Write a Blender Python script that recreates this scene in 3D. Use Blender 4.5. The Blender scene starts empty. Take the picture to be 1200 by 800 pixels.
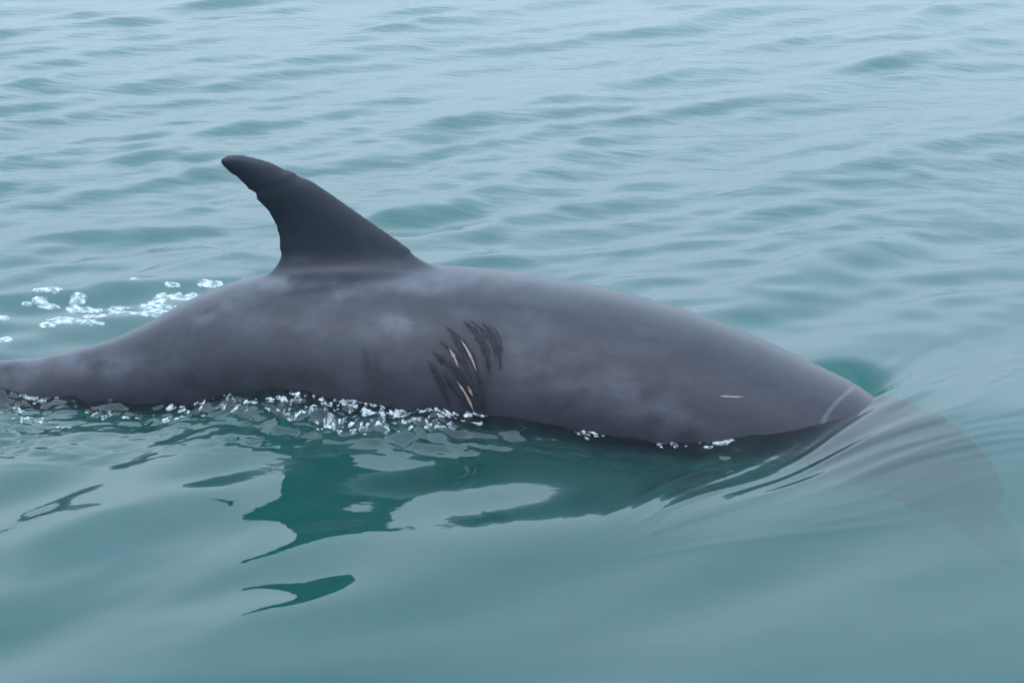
import bpy, bmesh, math, random
import numpy as np
from mathutils import Vector
from mathutils.bvhtree import BVHTree

R = math.radians
scene = bpy.context.scene
col = scene.collection

# ------------------------------------------------------------------ camera
FPX = 2500.0                      # focal length in photograph pixels (1200 wide)
PITCH = R(15.74)
DIST = 4.8
DEP = PITCH + math.atan(55.0 / FPX)
CAM = Vector((0.0, -DIST * math.cos(DEP), DIST * math.sin(DEP)))
cd = bpy.data.cameras.new('camera')
cam = bpy.data.objects.new('camera', cd)
col.objects.link(cam)
cd.sensor_width = 36.0
cd.lens = 36.0 * FPX / 1200.0
cd.clip_start = 0.05
cd.clip_end = 3000.0
cam.location = CAM
cam.rotation_euler = (math.pi / 2 - PITCH, 0.0, 0.0)
scene.camera = cam

# ------------------------------------------------------------------ sky
SUN_ELEV, SUN_AZ = R(58), R(205)   # soft, high, a little behind the boat
world = bpy.data.worlds.new('World')
scene.world = world
world.use_nodes = True
wn, wl = world.node_tree.nodes, world.node_tree.links
wn.clear()
w_out = wn.new('ShaderNodeOutputWorld')
w_bg = wn.new('ShaderNodeBackground')
w_sky = wn.new('ShaderNodeTexSky')
w_sky.sky_type = 'NISHITA'
w_sky.sun_disc = False
w_sky.sun_elevation = SUN_ELEV
w_sky.sun_rotation = SUN_AZ
w_sky.dust_density = 4.0
w_hsv = wn.new('ShaderNodeHueSaturation')
w_hsv.inputs['Saturation'].default_value = 0.5
wl.new(w_sky.outputs[0], w_hsv.inputs['Color'])
# an even sheet of cloud over the sky, with faint soft thicker and thinner places
w_tc = wn.new('ShaderNodeTexCoord')
w_map = wn.new('ShaderNodeMapping')
w_map.inputs['Scale'].default_value = (1.0, 1.0, 2.6)
wl.new(w_tc.outputs['Generated'], w_map.inputs['Vector'])
w_noise = wn.new('ShaderNodeTexNoise')
w_noise.inputs['Scale'].default_value = 1.7
w_noise.inputs['Detail'].default_value = 4.0
wl.new(w_map.outputs[0], w_noise.inputs['Vector'])
w_ramp = wn.new('ShaderNodeValToRGB')
w_ramp.color_ramp.elements[0].position = 0.3
w_ramp.color_ramp.elements[0].color = (9.2, 12.2, 15.5, 1)
w_ramp.color_ramp.elements[1].position = 0.72
w_ramp.color_ramp.elements[1].color = (12.2, 15.2, 18.4, 1)
wl.new(w_noise.outputs['Fac'], w_ramp.inputs['Fac'])
w_mix = wn.new('ShaderNodeMix')
w_mix.data_type = 'RGBA'
w_mix.inputs['Factor'].default_value = 0.8
wl.new(w_hsv.outputs[0], w_mix.inputs['A'])
wl.new(w_ramp.outputs['Color'], w_mix.inputs['B'])
# an overcast sky is brighter overhead than towards the horizon: (1 + 2 sin e) / 3
w_sep = wn.new('ShaderNodeSeparateXYZ')
wl.new(w_tc.outputs['Generated'], w_sep.inputs[0])
w_grad = wn.new('ShaderNodeMapRange')
w_grad.inputs['From Min'].default_value = 0.0
w_grad.inputs['From Max'].default_value = 1.0
w_grad.inputs['To Min'].default_value = 0.68
w_grad.inputs['To Max'].default_value = 2.25
wl.new(w_sep.outputs['Z'], w_grad.inputs['Value'])
w_mul = wn.new('ShaderNodeVectorMath')
w_mul.operation = 'SCALE'
wl.new(w_mix.outputs['Result'], w_mul.inputs[0])
wl.new(w_grad.outputs[0], w_mul.inputs['Scale'])
wl.new(w_mul.outputs[0], w_bg.inputs['Color'])
w_bg.inputs['Strength'].default_value = 0.10
wl.new(w_bg.outputs[0], w_out.inputs['Surface'])

sd = bpy.data.lights.new('sun', 'SUN')
sun = bpy.data.objects.new('sun', sd)
col.objects.link(sun)
sd.energy = 0.5
sd.angle = R(70)
sd.color = (1.0, 0.97, 0.93)
sun_dir = Vector((math.sin(SUN_AZ) * math.cos(SUN_ELEV), math.cos(SUN_AZ) * math.cos(SUN_ELEV), math.sin(SUN_ELEV)))
sun.rotation_euler = (-sun_dir).to_track_quat('-Z', 'Y').to_euler()
sun.location = sun_dir * 30

scene.view_settings.view_transform = 'Standard'
scene.view_settings.look = 'None'
scene.view_settings.exposure = 0.2
scene.view_settings.gamma = 1.0
scene.view_settings.use_curve_mapping = False

scene.render.engine = 'CYCLES'
cy = scene.cycles
cy.max_bounces = 14
cy.diffuse_bounces = 3
cy.glossy_bounces = 5
cy.transmission_bounces = 10
cy.volume_bounces = 6
cy.transparent_max_bounces = 8
cy.caustics_reflective = True
cy.caustics_refractive = True
cy.blur_glossy = 0.5
cy.sample_clamp_indirect = 6.0
cy.use_denoising = True
try:
    cy.denoiser = 'OPENIMAGEDENOISE'
    cy.denoising_input_passes = 'RGB_ALBEDO_NORMAL'
except Exception:
    pass

# ------------------------------------------------------------------ helpers
def ray(px, py):
    """direction of sight of a place noted on the photograph"""
    a, b = (px - 600.0) / FPX, (400.0 - py) / FPX
    cp, sp = math.cos(PITCH), math.sin(PITCH)
    return Vector((a, cp + b * sp, -sp + b * cp))

def at_y(px, py, y):
    d = ray(px, py); t = (y - CAM.y) / d.y
    return CAM + d * t

def at_z(px, py, z=0.0):
    d = ray(px, py); t = (z - CAM.z) / d.z
    return CAM + d * t

def sstep(a, b, x):
    t = np.clip((x - a) / (b - a), 0.0, 1.0)
    return t * t * (3 - 2 * t)

rng = np.random.RandomState(11)
PERM = rng.permutation(4096).astype(np.int64)
GA = rng.rand(4096) * 2 * math.pi
GX, GY = np.cos(GA), np.sin(GA)

def perlin(x, y, seed=0):
    x = np.asarray(x, dtype=np.float64) + seed * 17.37
    y = np.asarray(y, dtype=np.float64) + seed * 9.71
    xi, yi = np.floor(x).astype(np.int64), np.floor(y).astype(np.int64)
    xf, yf = x - xi, y - yi
    u, v = xf * xf * xf * (xf * (xf * 6 - 15) + 10), yf * yf * yf * (yf * (yf * 6 - 15) + 10)
    def g(ix, iy, dx, dy):
        h = PERM[(PERM[ix & 4095] + iy) & 4095]
        return GX[h] * dx + GY[h] * dy
    a = g(xi, yi, xf, yf); b = g(xi + 1, yi, xf - 1, yf)
    c = g(xi, yi + 1, xf, yf - 1); d = g(xi + 1, yi + 1, xf - 1, yf - 1)
    return ((a + u * (b - a)) + v * ((c + u * (d - c)) - (a + u * (b - a)))) * 1.5

def fbm(x, y, oct=4, seed=0, gain=0.5):
    s, a = 0.0, 1.0
    for i in range(oct):
        s = s + a * perlin(x * 2 ** i, y * 2 ** i, seed + i * 5)
        a *= gain
    return s

def mesh_from(name, verts, faces, smooth=True):
    """numpy arrays (quads or triangles) to a mesh"""
    me = bpy.data.meshes.new(name)
    verts = np.asarray(verts, dtype=np.float32); faces = np.asarray(faces, dtype=np.int32)
    n, k = faces.shape
    me.vertices.add(len(verts)); me.vertices.foreach_set('co', verts.ravel())
    me.loops.add(n * k); me.loops.foreach_set('vertex_index', faces.ravel())
    me.polygons.add(n); me.polygons.foreach_set('loop_start', np.arange(0, n * k, k, dtype=np.int32))
    me.update(calc_edges=True)
    me.polygons.foreach_set('use_smooth', np.full(n, smooth, dtype=bool))
    return me

def link(name, me, mat=None, parent=None, label=None, cat=None, group=None, kind=None):
    o = bpy.data.objects.new(name, me); col.objects.link(o)
    if mat: me.materials.append(mat)
    if parent: o.parent = parent
    if label: o['label'] = label
    if cat: o['category'] = cat
    if group: o['group'] = group
    if kind: o['kind'] = kind
    return o

class Mat:
    def __init__(self, name):
        self.m = bpy.data.materials.new(name); self.m.use_nodes = True
        self.n, self.l = self.m.node_tree.nodes, self.m.node_tree.links
        self.n.clear(); self.out = self.n.new('ShaderNodeOutputMaterial')
    def node(self, t, **kw):
        nd = self.n.new(t)
        for k, v in kw.items():
            if k.startswith('_'): setattr(nd, k[1:], v)
            else: nd.inputs[k.replace('__', ' ')].default_value = v
        return nd
    def link(self, a, b): self.l.new(a, b)

# ------------------------------------------------------------------ water height
def height_builder():
    r = np.random.RandomState(5)
    comps = []
    N = 96
    for i in range(N):
        lam = 0.11 * (2.6 / 0.11) ** ((i + r.rand()) / N)
        ang = R(141) + r.randn() * R(23 if lam > 0.3 else 36)
        # slope spectrum: most of the slope sits in waves of 0.25 to 0.8 m
        sl = math.exp(-0.5 * (math.log(lam / 0.31) / 0.80) ** 2)
        comps.append((lam, ang, sl, r.rand() * 2 * math.pi))
    tot = math.sqrt(sum(c[2] ** 2 for c in comps) / 2)
    return [(l, a, s / tot * 0.118, p) for l, a, s, p in comps]
COMPS = height_builder()
rs_ = np.random.RandomState(23)
RIPPLE = [(0.07 + 0.16 * rs_.rand(), R(148) + rs_.randn() * R(20), 0.013, rs_.rand() * 6.28) for _ in range(12)]
SWELL = [(0.55 + 1.5 * rs_.rand(), R(146) + rs_.randn() * R(16), 0.025, rs_.rand() * 6.28) for _ in range(11)]

P_HEAD = at_z(1095, 515)
P_HOLE = at_z(988, 453)
P_LIP = at_z(1040, 455)
P_TROUGH = at_z(840, 528)
P_CHURN = at_z(250, 490)

def gauss(x, y, c, sx, sy, ang=0.0):
    dx, dy = x - c.x, y - c.y
    ca, sa = math.cos(ang), math.sin(ang)
    u, v = (dx * ca + dy * sa) / sx, (-dx * sa + dy * ca) / sy
    return np.exp(-0.5 * (u * u + v * v))

def water_z(x, y, sp=None):
    """height of the sea at x, y; sp = local grid spacing, used to drop waves too short for it"""
    x = np.asarray(x, dtype=np.float64); y = np.asarray(y, dtype=np.float64)
    # the slick in the lee of the boat, in front of the animal
    wx, wy = perlin(x * 0.5, y * 0.5, 3), perlin(x * 0.5, y * 0.5, 4)
    qx, qy = .07 * wx + .045 * perlin(x * 1.3, y * 1.3, 13), .07 * wy + .045 * perlin(x * 1.3, y * 1.3, 14)
    back = sstep(-0.55, 0.75, y + 0.35 * wx)
    left = sstep(0.1, -1.1, x) * sstep(-1.5, -0.3, y)
    short = 0.12 + 0.88 * np.clip(back + 0.55 * left, 0, 1)
    med = 0.60 + 0.40 * np.clip(back + 0.3 * left + 0.6 * sstep(0.2, -1.0, x), 0, 1)
    mid = 0.95 + 0.05 * back
    gust = 0.75 + 0.5 * np.clip(0.5 + perlin(x * 0.33, y * 0.4, 8), 0, 1)
    calm = 1 - 0.75 * gauss(x, y, P_HEAD, 0.45, 0.55)
    hs = np.zeros_like(x); hq = np.zeros_like(x); hm = np.zeros_like(x)
    for lam, ang, sl, ph in COMPS:
        k = 2 * math.pi / lam
        a = sl / k
        w = a * np.sin(k * (math.cos(ang) * (x + qx) + math.sin(ang) * (y + qy)) + ph)
        if sp is not None:
            w = w * np.clip(lam / (3.5 * sp) - 0.3, 0, 1)
        if lam < 0.24: hs += w
        elif lam < 0.55: hq += w
        else: hm += w
    h = (hs * short + hq * med) * gust * calm + hm * mid * (0.4 + 0.6 * calm)
    # patches of fine ripple on the slick water in front
    front = sstep(-0.1, -0.5, y) * sstep(-2.6, -1.6, y) * np.clip(0.25 + 1.3 * perlin(x * 0.9 + 5, y * 0.8, 15), 0, 1)
    for lam, ang, sl, ph in RIPPLE:
        k = 2 * math.pi / lam
        rp = sl / k * np.sin(k * (math.cos(ang) * (x + qx) + math.sin(ang) * (y + qy)) + ph)
        if sp is not None: rp = rp * np.clip(lam / (3.5 * sp) - 0.3, 0, 1)
        h = h + rp * front
    for lam, ang, sl, ph in SWELL:
        k = 2 * math.pi / lam
        sw = sl / k * np.sin(k * (math.cos(ang) * (x + qx * 1.5) + math.sin(ang) * (y + qy * 1.5)) + ph)
        if sp is not None: sw = sw * np.clip(lam / (3.5 * sp) - 0.3, 0, 1)
        h = h + sw * (0.35 + 0.65 * calm)
    h = h + 9.0 * np.clip(h, -0.05, 0.05) ** 2 * 0.8           # peaked crests, flat troughs
    # disturbed water round the animal
    h = h - 0.045 * gauss(x, y, P_TROUGH, 0.22, 0.20, R(10))
    h = h + 0.020 * sstep(0.28, 0.0, x) * np.exp(-0.5 * ((y + 0.15) / 0.5) ** 2) * sstep(-3.0, -1.5, x)
    h = h + 0.058 * gauss(x, y, P_HEAD, 0.50, 0.26, R(42))
    return h + local_z(x, y)

def local_z(x, y):
    h = np.zeros_like(x)
    near = (np.abs(x) < 3.2) & (y > -2.2) & (y < 1.8)
    if not near.any(): return h
    xs, ys = x[near], y[near]
    # hollow on the far side of the head
    dx, dy = (xs - P_HOLE.x) / 0.082, (ys - P_HOLE.y) / 0.105
    h0 = -0.10 * np.exp(-(dx * dx + dy * dy) ** 1.5)
    # ridges drawn out over the head, fanning from the blowhole
    O = at_z(640, 665)
    rr_, ph_ = np.hypot(xs - O.x, ys - O.y), np.arctan2(ys - O.y, xs - O.x)
    ph_ = ph_ + .05 * perlin(rr_ * 2.5, ph_ * 3, 20)
    rid = perlin(rr_ * 1.7, ph_ * 12, 21) + 0.45 * perlin(rr_ * 2.6, ph_ * 27, 22)
    rid = rid + .5 * np.abs(rid)
    m = gauss(xs, ys, at_z(1080, 480), 0.46, 0.22, R(42))
    h0 = h0 + 0.0080 * rid * m
    # churned water along the near flank and round the tail stock
    d = P_CHURN
    mk = sstep(0.42, 0.10, np.abs(ys - (d.y + 0.03) - 0.02 * xs)) * sstep(0.15, -0.25, xs)
    mk = mk * np.clip(0.75 + 0.9 * perlin(xs * 2.2, ys * 3.5, 31), 0.1, 1.4)
    ch = fbm(xs * 11, ys * 13, 4, 33, 0.62)
    ch = 0.5 * ch + 0.5 * (0.35 - np.abs(fbm(xs * 6, ys * 9, 3, 37, 0.5)))
    mk = mk + 0.30 * sstep(0.22, 0.05, np.abs(ys + 0.36)) * sstep(-.15, .05, xs) * sstep(.55, .42, xs)
    h0 = h0 + 0.028 * ch * mk
    h[near] = h0
    return h

# ------------------------------------------------------------------ materials
def water_material():
    M = Mat('sea_water')
    tc = M.node('ShaderNodeTexCoord')
    mp = M.node('ShaderNodeMapping')
    mp.inputs['Rotation'].default_value = (0, 0, R(-33))
    mp.inputs['Scale'].default_value = (0.6, 1.25, 1.0)
    M.link(tc.outputs['Object'], mp.inputs['Vector'])
    n1 = M.node('ShaderNodeTexNoise', Scale=16.0, Detail=3.0, Roughness=0.5)
    M.link(mp.outputs[0], n1.inputs['Vector'])
    sep = M.node('ShaderNodeSeparateXYZ'); M.link(tc.outputs['Object'], sep.inputs[0])
    mr = M.node('ShaderNodeMapRange'); mr.interpolation_type = 'SMOOTHSTEP'
    mr.inputs['From Min'].default_value = 0.3; mr.inputs['From Max'].default_value = 2.5
    mr.inputs['To Min'].default_value = 0.02; mr.inputs['To Max'].default_value = 0.24
    M.link(sep.outputs['Y'], mr.inputs['Value'])
    bp = M.node('ShaderNodeBump', Distance=0.02)
    M.link(mr.outputs[0], bp.inputs['Strength']); M.link(n1.outputs['Fac'], bp.inputs['Height'])
    gl = M.node('ShaderNodeBsdfGlass', Roughness=0.0, IOR=1.333)
    gl.inputs['Color'].default_value = (1, 1, 1, 1)
    M.link(bp.outputs[0], gl.inputs['Normal'])
    M.link(gl.outputs[0], M.out.inputs['Surface'])
    # silty green water: scatters evenly, absorbs mostly red
    sc = M.node('ShaderNodeVolumeScatter', Density=0.42)
    sc.inputs['Color'].default_value = (0.85, 1.0, 0.95, 1)
    ab = M.node('ShaderNodeVolumeAbsorption', Density=6.9)
    ab.inputs['Color'].default_value = (0.28, 0.905, 0.899, 1)
    ad = M.node('ShaderNodeAddShader')
    M.link(sc.outputs[0], ad.inputs[0]); M.link(ab.outputs[0], ad.inputs[1])
    M.link(ad.outputs[0], M.out.inputs['Volume'])
    return M.m

def skin_material():
    M = Mat('dolphin_skin')
    at = M.node('ShaderNodeAttribute', _attribute_name='pigment')
    tc = M.node('ShaderNodeTexCoord')
    # broad cloudy mottling
    n1 = M.node('ShaderNodeTexNoise', Scale=5.0, Detail=5.0, Roughness=0.6, Distortion=0.6)
    M.link(tc.outputs['Object'], n1.inputs['Vector'])
    r1 = M.node('ShaderNodeMapRange'); r1.inputs['From Min'].default_value = 0.3; r1.inputs['From Max'].default_value = 0.72
    r1.inputs['To Min'].default_value = 0.80; r1.inputs['To Max'].default_value = 1.22
    M.link(n1.outputs['Fac'], r1.inputs['Value'])
    n2 = M.node('ShaderNodeTexNoise', Scale=38.0, Detail=6.0, Roughness=0.7)
    M.link(tc.outputs['Object'], n2.inputs['Vector'])
    r2 = M.node('ShaderNodeMapRange'); r2.inputs['To Min'].default_value = 0.74; r2.inputs['To Max'].default_value = 1.26
    M.link(n2.outputs['Fac'], r2.inputs['Value'])
    mp = M.node('ShaderNodeMapping'); mp.inputs['Scale'].default_value = (5.0, 14.0, 16.0); mp.inputs['Rotation'].default_value = (0, R(12), 0)
    M.link(tc.outputs['Object'], mp.inputs['Vector'])
    n4 = M.node('ShaderNodeTexNoise', Scale=1.0, Detail=6.0, Roughness=0.62, Distortion=1.2); M.link(mp.outputs[0], n4.inputs['Vector'])
    r4 = M.node('ShaderNodeMapRange'); r4.inputs['From Min'].default_value = 0.3; r4.inputs['From Max'].default_value = 0.75
    r4.inputs['To Min'].default_value = 0.86; r4.inputs['To Max'].default_value = 1.2
    M.link(n4.outputs['Fac'], r4.inputs['Value'])
    m0 = M.node('ShaderNodeMath', _operation='MULTIPLY'); M.link(r1.outputs[0], m0.inputs[0]); M.link(r4.outputs[0], m0.inputs[1])
    mu = M.node('ShaderNodeMath', _operation='MULTIPLY'); M.link(m0.outputs[0], mu.inputs[0]); M.link(r2.outputs[0], mu.inputs[1])
    vm = M.node('ShaderNodeVectorMath', _operation='SCALE')
    M.link(at.outputs['Color'], vm.inputs[0]); M.link(mu.outputs[0], vm.inputs['Scale'])
    # fine lines where the skin is scratched
    bs = M.node('ShaderNodeBsdfPrincipled', Roughness=0.42)
    bs.inputs['IOR'].default_value = 1.4
    bs.inputs['Specular IOR Level'].default_value = 0.16
    bs.inputs['Coat Weight'].default_value = 0.42
    bs.inputs['Coat Roughness'].default_value = 0.20
    bs.inputs['Coat IOR'].default_value = 1.33
    M.link(vm.outputs[0], bs.inputs['Base Color'])
    r3 = M.node('ShaderNodeMapRange'); r3.inputs['To Min'].default_value = 0.28; r3.inputs['To Max'].default_value = 0.46
    M.link(n1.outputs['Fac'], r3.inputs['Value']); M.link(r3.outputs[0], bs.inputs['Roughness'])
    bp = M.node('ShaderNodeBump', Strength=0.06, Distance=0.002)
    M.link(n2.outputs['Fac'], bp.inputs['Height']); M.link(bp.outputs[0], bs.inputs['Normal'])
    M.link(bs.outputs[0], M.out.inputs['Surface'])
    return M.m

def plain_material(name, c, rough=0.5, coat=0.0, attr=None, noise=None):
    M = Mat(name)
    bs = M.node('ShaderNodeBsdfPrincipled', Roughness=rough)
    bs.inputs['Base Color'].default_value = (*c, 1)
    bs.inputs['Coat Weight'].default_value = coat
    bs.inputs['Specular IOR Level'].default_value = 0.2
    bs.inputs['Coat Roughness'].default_value = 0.12
    if noise:
        tc = M.node('ShaderNodeTexCoord')
        nz = M.node('ShaderNodeTexNoise', Scale=noise, Detail=4.0, Roughness=0.6)
        M.link(tc.outputs['Object'], nz.inputs['Vector'])
        rp = M.node('ShaderNodeValToRGB')
        rp.color_ramp.elements[0].position = 0.3; rp.color_ramp.elements[1].position = 0.7
        rp.color_ramp.elements[0].color = (*[v * 0.6 for v in c], 1)
        rp.color_ramp.elements[1].color = (*[min(1, v * 1.3) for v in c], 1)
        M.link(nz.outputs['Fac'], rp.inputs['Fac']); M.link(rp.outputs['Color'], bs.inputs['Base Color'])
        bp = M.node('ShaderNodeBump', Strength=0.4, Distance=0.002)
        M.link(nz.outputs['Fac'], bp.inputs['Height']); M.link(bp.outputs[0], bs.inputs['Normal'])
    M.link(bs.outputs[0], M.out.inputs['Surface'])
    return M.m

def foam_material():
    M = Mat('sea_foam')
    tc = M.node('ShaderNodeTexCoord')
    vo = M.node('ShaderNodeTexVoronoi', Scale=210.0)
    M.link(tc.outputs['Object'], vo.inputs['Vector'])
    nz = M.node('ShaderNodeTexNoise', Scale=55.0, Detail=4.0, Roughness=0.65)
    M.link(tc.outputs['Object'], nz.inputs['Vector'])
    bs = M.node('ShaderNodeBsdfPrincipled', Roughness=0.6)
    bs.inputs['Base Color'].default_value = (0.60, 0.66, 0.68, 1)
    bs.inputs['Specular IOR Level'].default_value = 0.1
    bp = M.node('ShaderNodeBump', Strength=0.35, Distance=0.003)
    M.link(vo.outputs['Distance'], bp.inputs['Height']); M.link(bp.outputs[0], bs.inputs['Normal'])
    # thin froth lets the water show between the bubbles
    mr = M.node('ShaderNodeMapRange'); mr.inputs['From Min'].default_value = 0.40; mr.inputs['From Max'].default_value = 0.68
    mr.inputs['To Min'].default_value = 0.12; mr.inputs['To Max'].default_value = 0.9
    M.link(nz.outputs['Fac'], mr.inputs['Value']); M.link(mr.outputs[0], bs.inputs['Alpha'])
    M.link(bs.outputs[0], M.out.inputs['Surface'])
    return M.m

# ------------------------------------------------------------------ the sea
def axis(lo_f, hi_f, step, r_lo, r_hi, lim_lo, lim_hi, r_hi2=None, sw=None):
    mid = list(np.arange(lo_f, hi_f + step * 0.5, step))
    up, s, p = [], step, mid[-1]
    while p < lim_hi:
        s *= (r_hi2 if (r_hi2 and p > sw) else r_hi); p += s; up.append(p)
    dn, s, p = [], step, mid[0]
    while p > lim_lo:
        s *= r_lo; p -= s; dn.append(p)
    return np.array(dn[::-1] + mid + up)

def build_sea():
    X = axis(-1.9, 1.9, 0.0066, 1.035, 1.035, -600, 600)
    Y = axis(-1.65, 0.6, 0.0066, 1.05, 1.0095, -600, 900, 1.05, 9.0)
    nx, ny = len(X), len(Y)
    sx, sy = np.gradient(X), np.gradient(Y)
    gx, gy = np.meshgrid(X, Y)
    sp = np.maximum(*np.meshgrid(sx, sy))
    z = water_z(gx, gy, sp)
    V = np.stack([gx.ravel(), gy.ravel(), z.ravel()], 1)
    idx = np.arange(nx * ny).reshape(ny, nx)
    F = np.stack([idx[:-1, :-1], idx[:-1, 1:], idx[1:, 1:], idx[1:, :-1]], -1).reshape(-1, 4)
    # the rest of the body of water: sides and a bed far below
    rim = np.concatenate([idx[0, :], idx[1:, -1], idx[-1, -2::-1], idx[-2:0:-1, 0]])
    n0, nr = len(V), len(rim)
    low = V[rim].copy(); low[:, 2] = -9.0
    V = np.concatenate([V, low, [[0, 0, -9.0]]])
    i = np.arange(nr); j = (i + 1) % nr
    side = np.stack([rim[i], n0 + i, n0 + j, rim[j]], 1)
    # bed as quads that share the centre point
    c = n0 + nr
    if nr % 2: nr -= 1
    b = np.arange(0, nr, 2)
    bed = np.stack([n0 + b, np.full(len(b), c), n0 + (b + 2) % nr, n0 + b + 1], 1)
    F = np.concatenate([F, side, bed])
    print('sea verts', len(V))
    me = mesh_from('sea_water', V, F)
    return link('sea_water', me, water_material(), kind='structure',
                label='pale green overcast sea with small waves around the dolphin', cat='water')

build_sea()

# ------------------------------------------------------------------ the dolphin
S0 = FPX / DIST
# px, top of back (py), half height, half width, sideways place of the spine
STA = [(  0, 424, .092, .066, .02), ( 50, 419, .102, .076, .015), (100, 409, .116, .090, .01), (150, 394, .134, .110, .005),
       (200, 372, .158, .136, .00), (250, 346, .186, .166, .00), (300, 324, .212, .194, .00), (350, 314, .232, .218, .00),
       (400, 309, .246, .236, .00), (450, 307, .256, .248, -.003), (500, 308, .262, .256, -.006), (550, 312, .265, .260, -.012),
       (600, 318, .265, .261, -.022), (650, 327, .262, .258, -.036), (700, 337.5, .257, .253, -.052), (750, 351, .249, .245, -.070),
       (800, 368, .238, .234, -.090), (850, 388, .225, .221, -.112), (900, 411, .210, .206, -.136), (950, 436, .194, .189, -.162)]
FIN = dict(
    lead=[(535, 330), (512, 312), (490, 298), (460, 276.5), (430, 256), (400, 235), (370, 214.5), (357, 208), (351, 207.5), (347, 202.5), (338, 199), (334, 198.5), (320, 191), (300, 185), (280, 181), (266, 182), (258, 187)],
    trail=[(292, 345), (303, 324), (317, 313), (325.5, 298), (327, 281), (322, 262), (313, 247), (305, 237.5), (299, 233.5), (299.5, 226.5), (290, 222), (287, 217), (281, 214), (279, 208.5), (270, 203.5), (262, 196), (257.5, 189.5)])

GASHES = [([(524, 384), (540, 399), (552, 416), (561, 440)], .0075), ([(545, 378), (558, 390), (569, 410), (574, 438)], .0105), ([(566, 380), (577, 392), (584, 412), (587, 432)], .0080),
          ([(516, 400), (530, 412), (544, 426), (553, 444)], .0065), ([(508, 413), (522, 424), (536, 433)], .0065), ([(503, 424), (512, 442), (520, 458), (527, 474)], .0055),
          ([(536, 440), (548, 456), (557, 472), (560, 488)], .0075), ([(556, 430), (562, 448), (566, 470), (568, 488)], .0060), ([(520, 440), (534, 456), (546, 472)], .0060), ([(530, 396), (540, 410), (548, 428)], .0050), ([(528, 428), (540, 440), (550, 456)], .0060), ([(544, 470), (552, 480), (558, 491)], .0060)]

def resample(P, n):
    P = np.array(P, dtype=float)
    s = np.r_[0, np.cumsum(np.linalg.norm(np.diff(P, axis=0), axis=1))]
    t = np.linspace(0, s[-1], n)
    return np.stack([np.interp(t, s, P[:, k]) for k in range(P.shape[1])], 1)

def smooth_curve(P, n):
    """Catmull-Rom through rows of P"""
    P = np.array(P, dtype=float)
    Q = np.vstack([2 * P[0] - P[1], P, 2 * P[-1] - P[-2]])
    out = []
    m = len(P) - 1
    for t in np.linspace(0, m, n):
        i = min(int(t), m - 1); f = t - i
        a, b, c, d = Q[i], Q[i + 1], Q[i + 2], Q[i + 3]
        out.append(0.5 * (2 * b + (c - a) * f + (2 * a - 5 * b + 4 * c - d) * f * f + (3 * b - a - 3 * c + d) * f ** 3))
    return np.array(out)

def loft(rings, cap=True):
    rings = [np.asarray(r) for r in rings]
    m = len(rings[0]); V = np.concatenate(rings); F = []
    for i in range(len(rings) - 1):
        for j in range(m):
            k = (j + 1) % m
            F.append((i * m + j, (i + 1) * m + j, (i + 1) * m + k, i * m + k))
    V = list(map(tuple, V)); F = [tuple(f) for f in F]
    if cap:
        for base, flip in ((0, False), ((len(rings) - 1) * m, True)):
            c = tuple(np.mean([V[base + j] for j in range(m)], axis=0)); V.append(c); ci = len(V) - 1
            for j in range(m):
                k = (j + 1) % m
                F.append((base + k, ci, base + j) if flip else (base + j, ci, base + k))
    return V, F

def body_rings():
    rows = []
    for px, py, h, w, yc in STA:
        sup = math.sqrt((h * math.cos(DEP)) ** 2 + (w * math.sin(DEP)) ** 2)
        # drop from the line of the back to the middle of the section
        p = at_y(px, py, yc)
        depth = (p - CAM).length
        q = at_y(px, py + sup * FPX / depth, yc)
        rows.append((q.x, yc, q.z, h, w, 0.0))
    first = rows[0]; last = rows[-1]
    # tail stock and root of the flukes, out of the picture
    tail = [(first[0] - .56, .0, first[2] - .10, .012, .016, 0), (first[0] - .46, .0, first[2] - .085, .028, .030, 0), (first[0] - .30, 0, first[2] - .05, .058, .040, 0), (first[0] - .14, .0, first[2] - .016, .076, .050, 0)]
    x, y, z = last[0], last[1], last[2]
    # neck, forehead and beak under water
    head = [(x + .068, y - .040, z - .036, .183, .179, 0), (x + .132, y - .086, z - .070, .170, .167, 0), (x + .186, y - .130, z - .112, .154, .152, 0),
            (x + .234, y - .172, z - .164, .130, .128, 0), (x + .266, y - .202, z - .222, .100, .099, 0), (x + .284, y - .220, z - .272, .070, .070, 0), (x + .305, y - .242, z - .322, .052, .058, 0),
            (x + .338, y - .276, z - .395, .044, .050, 0), (x + .362, y - .302, z - .450, .035, .041, 0), (x + .376, y - .317, z - .480, .015, .019, 0)]
    C = smooth_curve(tail + rows + head, 190)
    C[:, 3:5] = np.maximum(C[:, 3:5], .008)
    T = np.gradient(C[:, :3], axis=0); T /= np.linalg.norm(T, axis=1)[:, None]
    rings = []
    A = np.linspace(0, 2 * math.pi, 64, endpoint=False)
    for c, t in zip(C, T):
        right = np.cross(t, (0, 0, 1.0)); right /= np.linalg.norm(right)
        up = np.cross(right, t)
        # sections stand upright along the trunk and swing to the axis at the head
        e = np.where(np.sin(A) < 0, 2.15 + .75 * np.clip((c[3] - .15) / .1, 0, 1), 2.15)
        ca = np.sign(np.cos(A)) * np.abs(np.cos(A)) ** (2 / e); sa = np.sign(np.sin(A)) * np.abs(np.sin(A)) ** (2 / e)
        rings.append(c[:3] + np.outer(ca * c[4], right) + np.outer(sa * c[3], up))
    return rings, C

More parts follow.
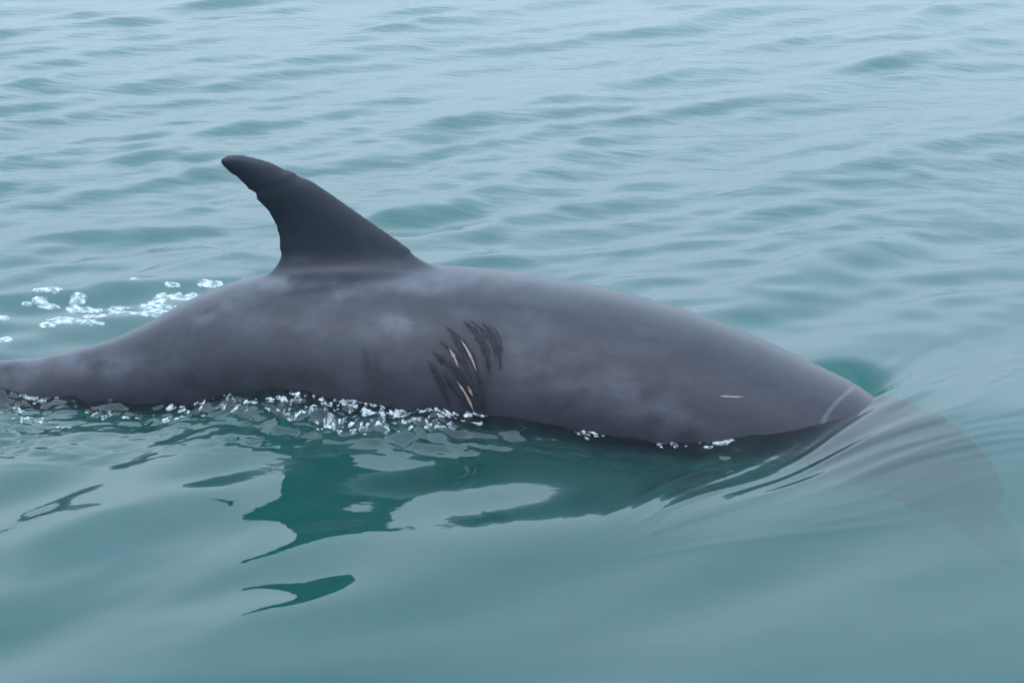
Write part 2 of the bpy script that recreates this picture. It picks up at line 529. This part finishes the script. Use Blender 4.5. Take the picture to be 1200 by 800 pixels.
def fin_rings(yfin):
    n = 60
    Lp, Tp = smooth_curve(FIN['lead'], 200), np.array(FIN['trail'])
    Lp, Tp = resample(Lp, n), resample(Tp, n)
    rings = []
    for i in range(n):
        t = i / (n - 1)
        a, b = at_y(*Tp[i], yfin), at_y(*Lp[i], yfin)
        ch = (b - a)
        thick = 0.020 * (1 - t) ** 0.8 + 0.0075 + 0.060 * math.exp(-t / 0.08)
        thick = min(thick, ch.length * 0.5)
        if t > .97: thick *= max(0.25, (1 - t) / .03)
        ring = []
        m = 40
        for j in range(m):
            an = 2 * math.pi * j / m
            u = 0.5 - 0.5 * math.cos(an)              # 0 at the trailing edge, 1 at the leading edge
            th = thick * (u ** 0.75) * math.sqrt(max(0, 1 - u)) * 2.05 + 0.0022 * math.sin(math.pi * min(1, max(0, u)))
            ring.append(a + ch * u + Vector((0, th * (1 if math.sin(an) >= 0 else -1) * min(1, abs(math.sin(an)) * 2.5), 0)))
        rings.append([tuple(v) for v in ring])
    return rings

def blade_rings(root, tip, chord0, back, up, thick, n=22, m=24):
    """flipper or fluke half: swept blade from root to tip; back = backward unit vector"""
    root, tip, back, up = map(lambda q: np.array(q, float), (root, tip, back, up))
    rings = []
    for i in range(n):
        t = i / (n - 1)
        c = chord0 * (1 - t) ** 0.55 * (1 - 0.25 * t) + 0.01
        o = root + (tip - root) * t + back * chord0 * 0.55 * t * t
        ring = []
        for j in range(m):
            an = 2 * math.pi * j / m; u = 0.5 - 0.5 * math.cos(an)
            ring.append(o + back * c * u + up * thick * (1 - 0.75 * t) * math.sin(an) * (1 - 0.5 * u))
        rings.append(ring)
    return rings

def build_dolphin():
    bm = bmesh.new()
    def add(rings):
        V, F = loft(rings)
        vs = [bm.verts.new(v) for v in V]
        fs = []
        for f in F:
            try: fs.append(bm.faces.new([vs[k] for k in f]))
            except ValueError: pass
        bmesh.ops.recalc_face_normals(bm, faces=fs)
    rings, C = body_rings()
    add(rings)
    add(fin_rings(0.0))
    # flippers, low on the chest under water
    k = int(np.argmin(np.abs(C[:, 0] - 0.50)))
    c = C[k]
    for s in (-1, 1):
        add(blade_rings((c[0] + .06, c[1] + s * c[4] * .75, c[2] - c[3] * .55), (c[0] - .14, c[1] + s * (c[4] + .03), c[2] - c[3] - .22),
                        .15, (-.93, 0, -.25), (0.1, .5 * s, .85), .018))
    # flukes
    c = C[4]
    for s in (-1, 1):
        add(blade_rings((c[0] + .10, s * .0, c[2] + .01), (c[0] - .04, s * .33, c[2] - .01), .20, (-.98, 0, -.15), (0, 0, 1), .018))
    me = bpy.data.meshes.new('dolphin'); bm.to_mesh(me); bm.free()
    ob = link('dolphin', me)
    md = ob.modifiers.new('r', 'REMESH'); md.mode = 'VOXEL'; md.voxel_size = 0.0047; md.use_smooth_shade = True
    dg = bpy.context.evaluated_depsgraph_get()
    ev = bpy.data.meshes.new_from_object(ob.evaluated_get(dg))
    ob.modifiers.clear(); ob.data = ev; bpy.data.meshes.remove(me); ev.name = 'dolphin'
    me = ev
    n = len(me.vertices)
    co = np.empty(n * 3, np.float32); me.vertices.foreach_get('co', co); co = co.reshape(-1, 3).astype(np.float64)
    E = np.empty(len(me.edges) * 2, np.int32); me.edges.foreach_get('vertices', E); E = E.reshape(-1, 2)
    deg = np.bincount(E.ravel(), minlength=n)[:, None].astype(float)
    # smoothing: strong on the trunk and at the root of the fin, light on the blade edges
    fx0, fx1 = at_y(250, 300, 0).x, at_y(540, 300, 0).x
    zb = at_y(400, 316, 0).z
    infin = (co[:, 0] > fx0 - .05) & (co[:, 0] < fx1) & (np.abs(co[:, 1]) < .06)
    blade = infin & (co[:, 2] > zb + .045)
    root = (co[:, 0] > fx0 - .05) & (co[:, 0] < fx1 + .04) & (np.abs(co[:, 1]) < .15) & (np.abs(co[:, 2] - zb) < .055) & ~blade
    wgt = np.where(blade, .06, np.where(root, .85, .5))[:, None]
    for it in range(44):
        if it == 22: wgt = np.where(root, .85, 0.0)[:, None]
        acc = np.zeros_like(co)
        np.add.at(acc, E[:, 0], co[E[:, 1]]); np.add.at(acc, E[:, 1], co[E[:, 0]])
        d = acc / deg - co
        co += d * wgt
        if it % 2: co -= 0.0
    me.vertices.foreach_set('co', co.astype(np.float32).ravel()); me.update()
    me.polygons.foreach_set('use_smooth', np.ones(len(me.polygons), dtype=bool))
    # ---- pigment
    sx = (co[:, 0]); sy = co[:, 1]; sz = co[:, 2]
    # place on the flank as noted on the photograph
    cp, sp = math.cos(PITCH), math.sin(PITCH)
    rel = co - np.array(CAM)
    fwd = rel[:, 1] * cp - rel[:, 2] * sp
    upv = rel[:, 1] * sp + rel[:, 2] * cp
    px = 600 + FPX * rel[:, 0] / fwd; py = 400 - FPX * upv / fwd
    base = np.tile(np.array([.026, .0255, .035]), (n, 1))
    def blend(mask, c):
        m = np.clip(mask, 0, 1)[:, None]; base[:] = base * (1 - m) + np.array(c) * m * .44
    nz = fbm(sx * 4, sz * 6 + sy * 3, 3, 61)
    nf = fbm(sx * 14, sz * 20 + sy * 8, 3, 66)
    # darker cape behind and below the fin
    blend(.45 * sstep(560, 380, px) * sstep(60, 230, px), (.075, .080, .105))
    # dark fin
    fm = sstep(zb - .005, zb + .045, sz + .012 * nf) * sstep(fx0 - .06, fx0 + .03, sx) * sstep(fx1 + .03, fx1 - .10, sx) * sstep(.12, .03, np.abs(sy))
    blend(.88 * fm, (.040, .047, .066))
    # pale bands beneath the fin, with pale and dark smears along the flank
    def smear(cx, cy, rx, ry, a, c=(.20, .21, .26), ang=0.0, even=False):
        ca, sa = math.cos(ang), math.sin(ang)
        u = ((px - cx) * ca + (py - cy) * sa) / rx; v = (-(px - cx) * sa + (py - cy) * ca) / ry
        g = np.exp(-.5 * (u * u + v * v)) * np.clip(.65 + 1.0 * nf + .4 * nz, 0, 1.3)
        if even: g = np.clip(1.25 * np.exp(-.5 * (u * u + v * v)), 0, 1) * np.clip(1 + .15 * nf, 0, 1)
        blend(a * g, c)
    smear(400, 332, 90, 7, .3); smear(500, 338, 25, 5, .45); smear(465, 383, 24, 11, .6)
    smear(403, 345, 16, 4, .5); smear(352, 303, 14, 3, .5, (.10, .11, .15)); smear(275, 350, 40, 9, .3, ang=-.5)
    smear(150, 430, 60, 14, .42); smear(60, 425, 50, 9, .4); smear(235, 372, 10, 6, .5); smear(20, 450, 18, 12, .5)
    smear(330, 380, 60, 25, .3, (.13, .15, .20)); smear(545, 367, 12, 6, .45); smear(600, 400, 45, 40, .2); smear(690, 455, 90, 28, .30, (.17, .17, .21), .25)
    smear(790, 490, 70, 16, .3, (.17, .17, .21), .45); smear(560, 330, 60, 8, .25)
    smear(660, 360, 60, 14, .25, (.08, .08, .10)); smear(820, 440, 90, 16, .3, (.085, .085, .11), .4)
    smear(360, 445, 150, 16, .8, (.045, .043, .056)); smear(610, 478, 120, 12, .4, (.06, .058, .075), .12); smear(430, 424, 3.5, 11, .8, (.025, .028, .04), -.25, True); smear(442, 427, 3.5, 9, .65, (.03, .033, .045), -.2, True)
    # bruised skin round the rake marks
    smear(543, 432, 17, 34, .85, (.026, .029, .040), -.32, True); smear(576, 405, 10, 20, .6, (.045, .050, .068), -.25, True)
    for gp, gw in GASHES:
        gc = smooth_curve(gp, 30)
        d2 = np.full(n, 1e9)
        for q in range(30):
            tp = 0.45 + 0.55 * math.sin(math.pi * q / 29)
            d2 = np.minimum(d2, ((px - gc[q][0]) ** 2 + (py - gc[q][1]) ** 2) / tp ** 2)
        blend(.9 * np.exp(-.5 * d2 / (gw * S0 * .95) ** 2) * (sy < 0), (.022, .025, .035))
    # pale belly
    trunk = (np.abs(sy - np.interp(sx, C[:, 0], C[:, 1])) < np.interp(sx, C[:, 0], C[:, 4]) * 1.02) & (sz - np.interp(sx, C[:, 0], C[:, 2]) > -np.interp(sx, C[:, 0], C[:, 3]) * 1.03)
    blend(.9 * trunk * sstep(.80, .66, sx) * sstep(-.03, -.13, sz - np.interp(sx, C[:, 0], C[:, 2])), (.44, .41, .46))
    # pale fold behind the blowhole
    foldx = np.interp(py, [452, 460, 470, 485, 500], [1001, 993, 981, 969, 962])
    blend(.42 * np.exp(-.5 * ((px - foldx) / 2.0) ** 2) * np.clip(.9 + .5 * nf, .3, 1) * sstep(450, 456, py) * sstep(510, 490, py), (.32, .32, .36))
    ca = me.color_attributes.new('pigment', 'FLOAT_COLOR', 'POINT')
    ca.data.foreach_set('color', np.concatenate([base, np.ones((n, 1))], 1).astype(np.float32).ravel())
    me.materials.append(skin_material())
    ob['label'] = 'dark grey dolphin arching its back out of the green water'
    ob['category'] = 'dolphin'
    return ob, C

dolphin, SPINE = build_dolphin()

# ---- marks on its skin, each lying on the flank
def skin_bvh(ob):
    bm = bmesh.new(); bm.from_mesh(ob.data); t = BVHTree.FromBMesh(bm); bm.free(); return t
TREE = skin_bvh(dolphin)

def on_skin(px, py):
    d = ray(px, py).normalized()
    p, nrm, i, dist = TREE.ray_cast(CAM, d)
    return (p, nrm) if p is not None else (None, None)

def mark(name, pts, width, mat, lift=0.0012, label=None, seed=0, hollow=True):
    """a cut: lens-shaped strip along pts (places on the flank), with raised edges and a sunken middle"""
    n, m = 26, 7
    C = smooth_curve(pts, n)
    rr = random.Random(seed)
    jit = [rr.uniform(-1, 1) for _ in range(n)]
    jit = [(jit[max(i - 1, 0)] + jit[i] + jit[min(i + 1, n - 1)]) / 2 for i in range(n)]
    V = []
    P = []
    for i in range(n):
        p, nr = on_skin(*C[i])
        if p is None: return None
        P.append((p, nr))
    for i in range(n):
        p, nr = P[i]
        tg = (P[min(i + 1, n - 1)][0] - P[max(i - 1, 0)][0]).normalized()
        side = nr.cross(tg).normalized()
        t = i / (n - 1)
        w = width * (math.sin(math.pi * (0.03 + 0.94 * t)) ** 1.0) * (1 + .38 * jit[i])
        for j in range(m):
            u = 2 * j / (m - 1) - 1
            q = p + side * w * u
            loc, nn, _, _ = TREE.find_nearest(q)
            prof = lift * (1.0 if abs(u) < .95 else -1.2)
            if hollow: prof = lift * (0.9 - 0.35 * (1 - abs(u))) if abs(u) < .9 else -.0002
            V.append(tuple(loc + nn * prof))
    F = []
    for i in range(n - 1):
        for j in range(m - 1):
            a = i * m + j
            F.append((a, a + 1, a + m + 1, a + m))
    me = mesh_from(name, V, F)
    return link(name, me, mat, parent=dolphin, label=label)

M_GASH = plain_material('healing_cut', (.012, .014, .019), .62, 0.0, noise=70)
M_FLESH = plain_material('bare_tissue', (.22, .155, .13), .45, .3, noise=140)
M_SCRATCH = plain_material('old_scratch', (.17, .17, .19), .5, .2, noise=90)

rg = random.Random(3)
for i, (p, w) in enumerate(GASHES):
    mark('rake_cut', p, w * .92, M_GASH, seed=i)
    for sgn in ((-1,), (1,), (-1, 1), ())[i % 4]:                       # finer tooth lines running beside the main cut
        off = sgn * (w * S0 * (.95 + .5 * rg.random()))
        k0, k1 = rg.uniform(0, .3), rg.uniform(.65, 1)
        C = smooth_curve(p, 21)[int(k0 * 20):int(k1 * 20) + 1]
        mark('rake_cut', [(q[0] + off, q[1] - off * .35) for q in C[::max(1, len(C) // 4)]], w * rg.uniform(.16, .34), M_GASH, .0008, seed=20 + i)
for i, (p, w) in enumerate([([(540, 398), (547, 409), (553, 421), (559, 436)], .0036), ([(526, 408), (532, 418), (537, 430)], .0040), ([(535, 446), (544, 459), (550, 470), (555, 481)], .0042), ([(548, 452), (554, 464)], .0034)]):
    mark('pale_cut', p, w * .95, M_FLESH, .0022, 'pale bare tissue showing in a rake cut', 40 + i, False)
mark('scratch', [(842, 464), (852, 464.5), (862, 465), (872, 465)], .0030, M_SCRATCH, .0012, 'short white scratch on the grey flank', 60, False)
mark('nick', [(337, 199), (343, 201.5), (349, 204)], .0018, M_SCRATCH, .0012, 'pale nick on the fin edge', 61, False)

# ------------------------------------------------------------------ foam
M_FOAM = foam_material()

def foam_mesh(name, x0, x1, y0, y1, step, field, gain, hmax):
    """lumpy sheet of froth: rides above the water where field > 0 and dips below it elsewhere"""
    X = np.arange(x0, x1, step); Y = np.arange(y0, y1, step)
    gx, gy = np.meshgrid(X, Y)
    f = field(gx, gy)
    lump = np.abs(fbm(gx * 55, gy * 55, 2, 71)) * .5 + .6
    h = np.where(f > 0, hmax * (1 - np.exp(-f * gain / hmax)) * lump + .0006, np.maximum(f * gain, -.02))
    z = water_z(gx, gy, np.full_like(gx, .0066)) + h
    ny, nx = gx.shape
    keep = np.zeros((ny - 1, nx - 1), bool)
    on = f > 0
    keep |= on[:-1, :-1] | on[1:, :-1] | on[:-1, 1:] | on[1:, 1:]
    idx = np.arange(nx * ny).reshape(ny, nx)
    F = np.stack([idx[:-1, :-1], idx[:-1, 1:], idx[1:, 1:], idx[1:, :-1]], -1)[keep]
    if len(F) == 0: return None
    u, inv = np.unique(F.ravel(), return_inverse=True)
    V = np.stack([gx.ravel(), gy.ravel(), z.ravel()], 1)[u]
    return mesh_from(name, V, inv.reshape(-1, 4))

def patch(ellipses, label, holes=(), seed=0):
    """one island of froth made of overlapping rounded lobes given as (px, py, half width px, half height px)"""
    es = []
    for px, py, a, b in ellipses:
        c = at_z(px, py); l = at_z(px - a, py); t = at_z(px, py - b)
        es.append((c.x, c.y, abs(c.x - l.x) * 1.02, abs(t.y - c.y) * .82))
    hs = []
    for px, py, a, b in holes:
        c = at_z(px, py); l = at_z(px - a, py); t = at_z(px, py - b)
        hs.append((c.x, c.y, abs(c.x - l.x), abs(t.y - c.y)))
    x0 = min(e[0] - 1.5 * e[2] for e in es); x1 = max(e[0] + 1.5 * e[2] for e in es)
    y0 = min(e[1] - 1.5 * e[3] for e in es); y1 = max(e[1] + 1.5 * e[3] for e in es)
    def field(x, y):
        f = np.full_like(x, -9.0)
        for cx, cy, a, b in es:
            f = np.maximum(f, 1 - np.sqrt(((x - cx) / a) ** 2 + ((y - cy) / b) ** 2))
        for cx, cy, a, b in hs:
            f = np.minimum(f, np.sqrt(((x - cx) / a) ** 2 + ((y - cy) / b) ** 2) - 1)
        f = f + .40 * fbm(x * 16, y * 9, 3, 80 + seed) + .30 * fbm(x * 60, y * 35, 3, 85 + seed) - .08
        bub = perlin(x * 70, y * 60, 90 + seed)
        return np.where(bub > .85, -np.abs(f) * .3, f)
    me = foam_mesh('foam_patch', x0, x1, y0, y1, .004, field, .015, .0030)
    if me:
        link('foam_patch', me, M_FOAM, label=label, cat='foam', group='foam patches drifting beyond the tail stock')

patch([(205, 356, 30, 8), (190, 362, 24, 8), (222, 353, 14, 6), (200, 369, 26, 3), (178, 372, 14, 2.5)], 'largest white foam patch, touching the upper edge of the tail stock', [(207, 359, 14, 3)], 0)
patch([(53, 359, 17, 5), (46, 367, 14, 4), (58, 370, 12, 3), (33, 371, 6, 2)], 'lumpy white foam patch, highest of the foam at far left', (), 1)
patch([(72, 384, 18, 6), (58, 389, 12, 3), (100, 384, 22, 2.5)], 'long flat foam streak, lowest of the foam above the tail', (), 2)
patch([(138, 366, 13, 4), (146, 372, 12, 4), (136, 371, 8, 5)], 'curved foam patch just left of the largest one', [(151, 367, 8, 2)], 3)
patch([(98, 370, 20, 3.5), (113, 369, 8, 3)], 'flat foam sliver in the middle of the drifting foam', (), 4)
patch([(94, 362, 10, 4), (88, 365, 6, 3)], 'small round foam tuft above the flat foam sliver', (), 5)
patch([(242, 339, 15, 3.2), (236, 340, 8, 2)], 'foam streak nearest the dorsal fin, close to the back', (), 6)
patch([(201, 343, 9, 2.4)], 'small foam fleck above the largest foam patch', (), 7)
patch([(158, 342, 6, 2)], 'tiny foam fleck above the curved foam patch', (), 8)
patch([(2, 358, 8, 4)], 'upper foam scrap cut by the left edge of the picture', (), 9)
patch([(4, 385, 9, 3)], 'middle foam scrap at the left edge of the picture', (), 10)
patch([(6, 406, 10, 3.5)], 'lower foam scrap at the left edge, by the tail stock', (), 11)
patch([(108, 378, 9, 2), (120, 376, 7, 2)], 'thin foam strip below the flat foam sliver', (), 12)

def waterline():
    """where the near flank leaves the water, as Y for a row of X"""
    XS = np.linspace(-1.4, .8, 221); out = []
    for X in XS:
        yb = 0.0
        for Y in np.arange(-.55, .1, .006):
            hit = TREE.ray_cast(Vector((X, Y, 1.5)), Vector((0, 0, -1)))[0]
            if hit is not None and hit.z > float(water_z(np.array([X]), np.array([Y]))[0]):
                yb = Y; break
        out.append(yb)
    return XS, np.convolve(np.pad(np.array(out), 3, 'edge'), np.ones(7) / 7, 'valid')

def flank_foam():
    WX, WY = waterline()
    # along the flank, how far out from it, half length, half width, strength
    spots = [(410, .00, .045, .045, .62), (470, .03, .10, .07, .46), (530, .02, .06, .055, .54), (548, .05, .03, .03, .48), (380, .09, .11, .06, .38), (430, .15, .09, .05, .36), (225, .02, .06, .03, .40), (210, .13, .06, .04, .42),
             (20, .01, .06, .025, .46), (35, .16, .04, .025, .38), (5, .12, .03, .025, .44), (75, .20, .025, .02, .36), (130, .10, .11, .05, .28), (290, .08, .13, .06, .27), (690, .02, .03, .03, .42), (350, .03, .05, .04, .36),
             (838, .015, .032, .03, .54), (785, .01, .03, .022, .40), (500, .10, .08, .05, .34)]
    pts = []
    for px, off, rx, ry, w in spots:
        X = (px - 600) * .00182
        pts.append((Vector((X, float(np.interp(X, WX, WY)) - off, 0)), rx, ry, w))
    class A: pass
    a, b = A(), A()
    a.x, b.x, a.y, b.y = -1.25, .60, -.62, .12
    def field(x, y):
        m = np.zeros_like(x)
        for c, rx, ry, w in pts:
            m = np.maximum(m, w * np.exp(-.5 * (((x - c.x) / rx) ** 2 + ((y - c.y) / ry) ** 2)))
        n = fbm(x * 42, y * 30, 5, 101, .82)
        n2 = np.abs(fbm(x * 12, y * 20, 3, 105, .6))
        return m - .50 + .40 * n * np.clip(m * 4, 0, 1) - .25 * n2
    me = foam_mesh('flank_foam', a.x, b.x, a.y, b.y, .0026, field, .010, .0019)
    if me: link('splash_foam', me, M_FOAM, kind='stuff', label='broken white foam along the waterline of the near flank', cat='foam')
flank_foam()
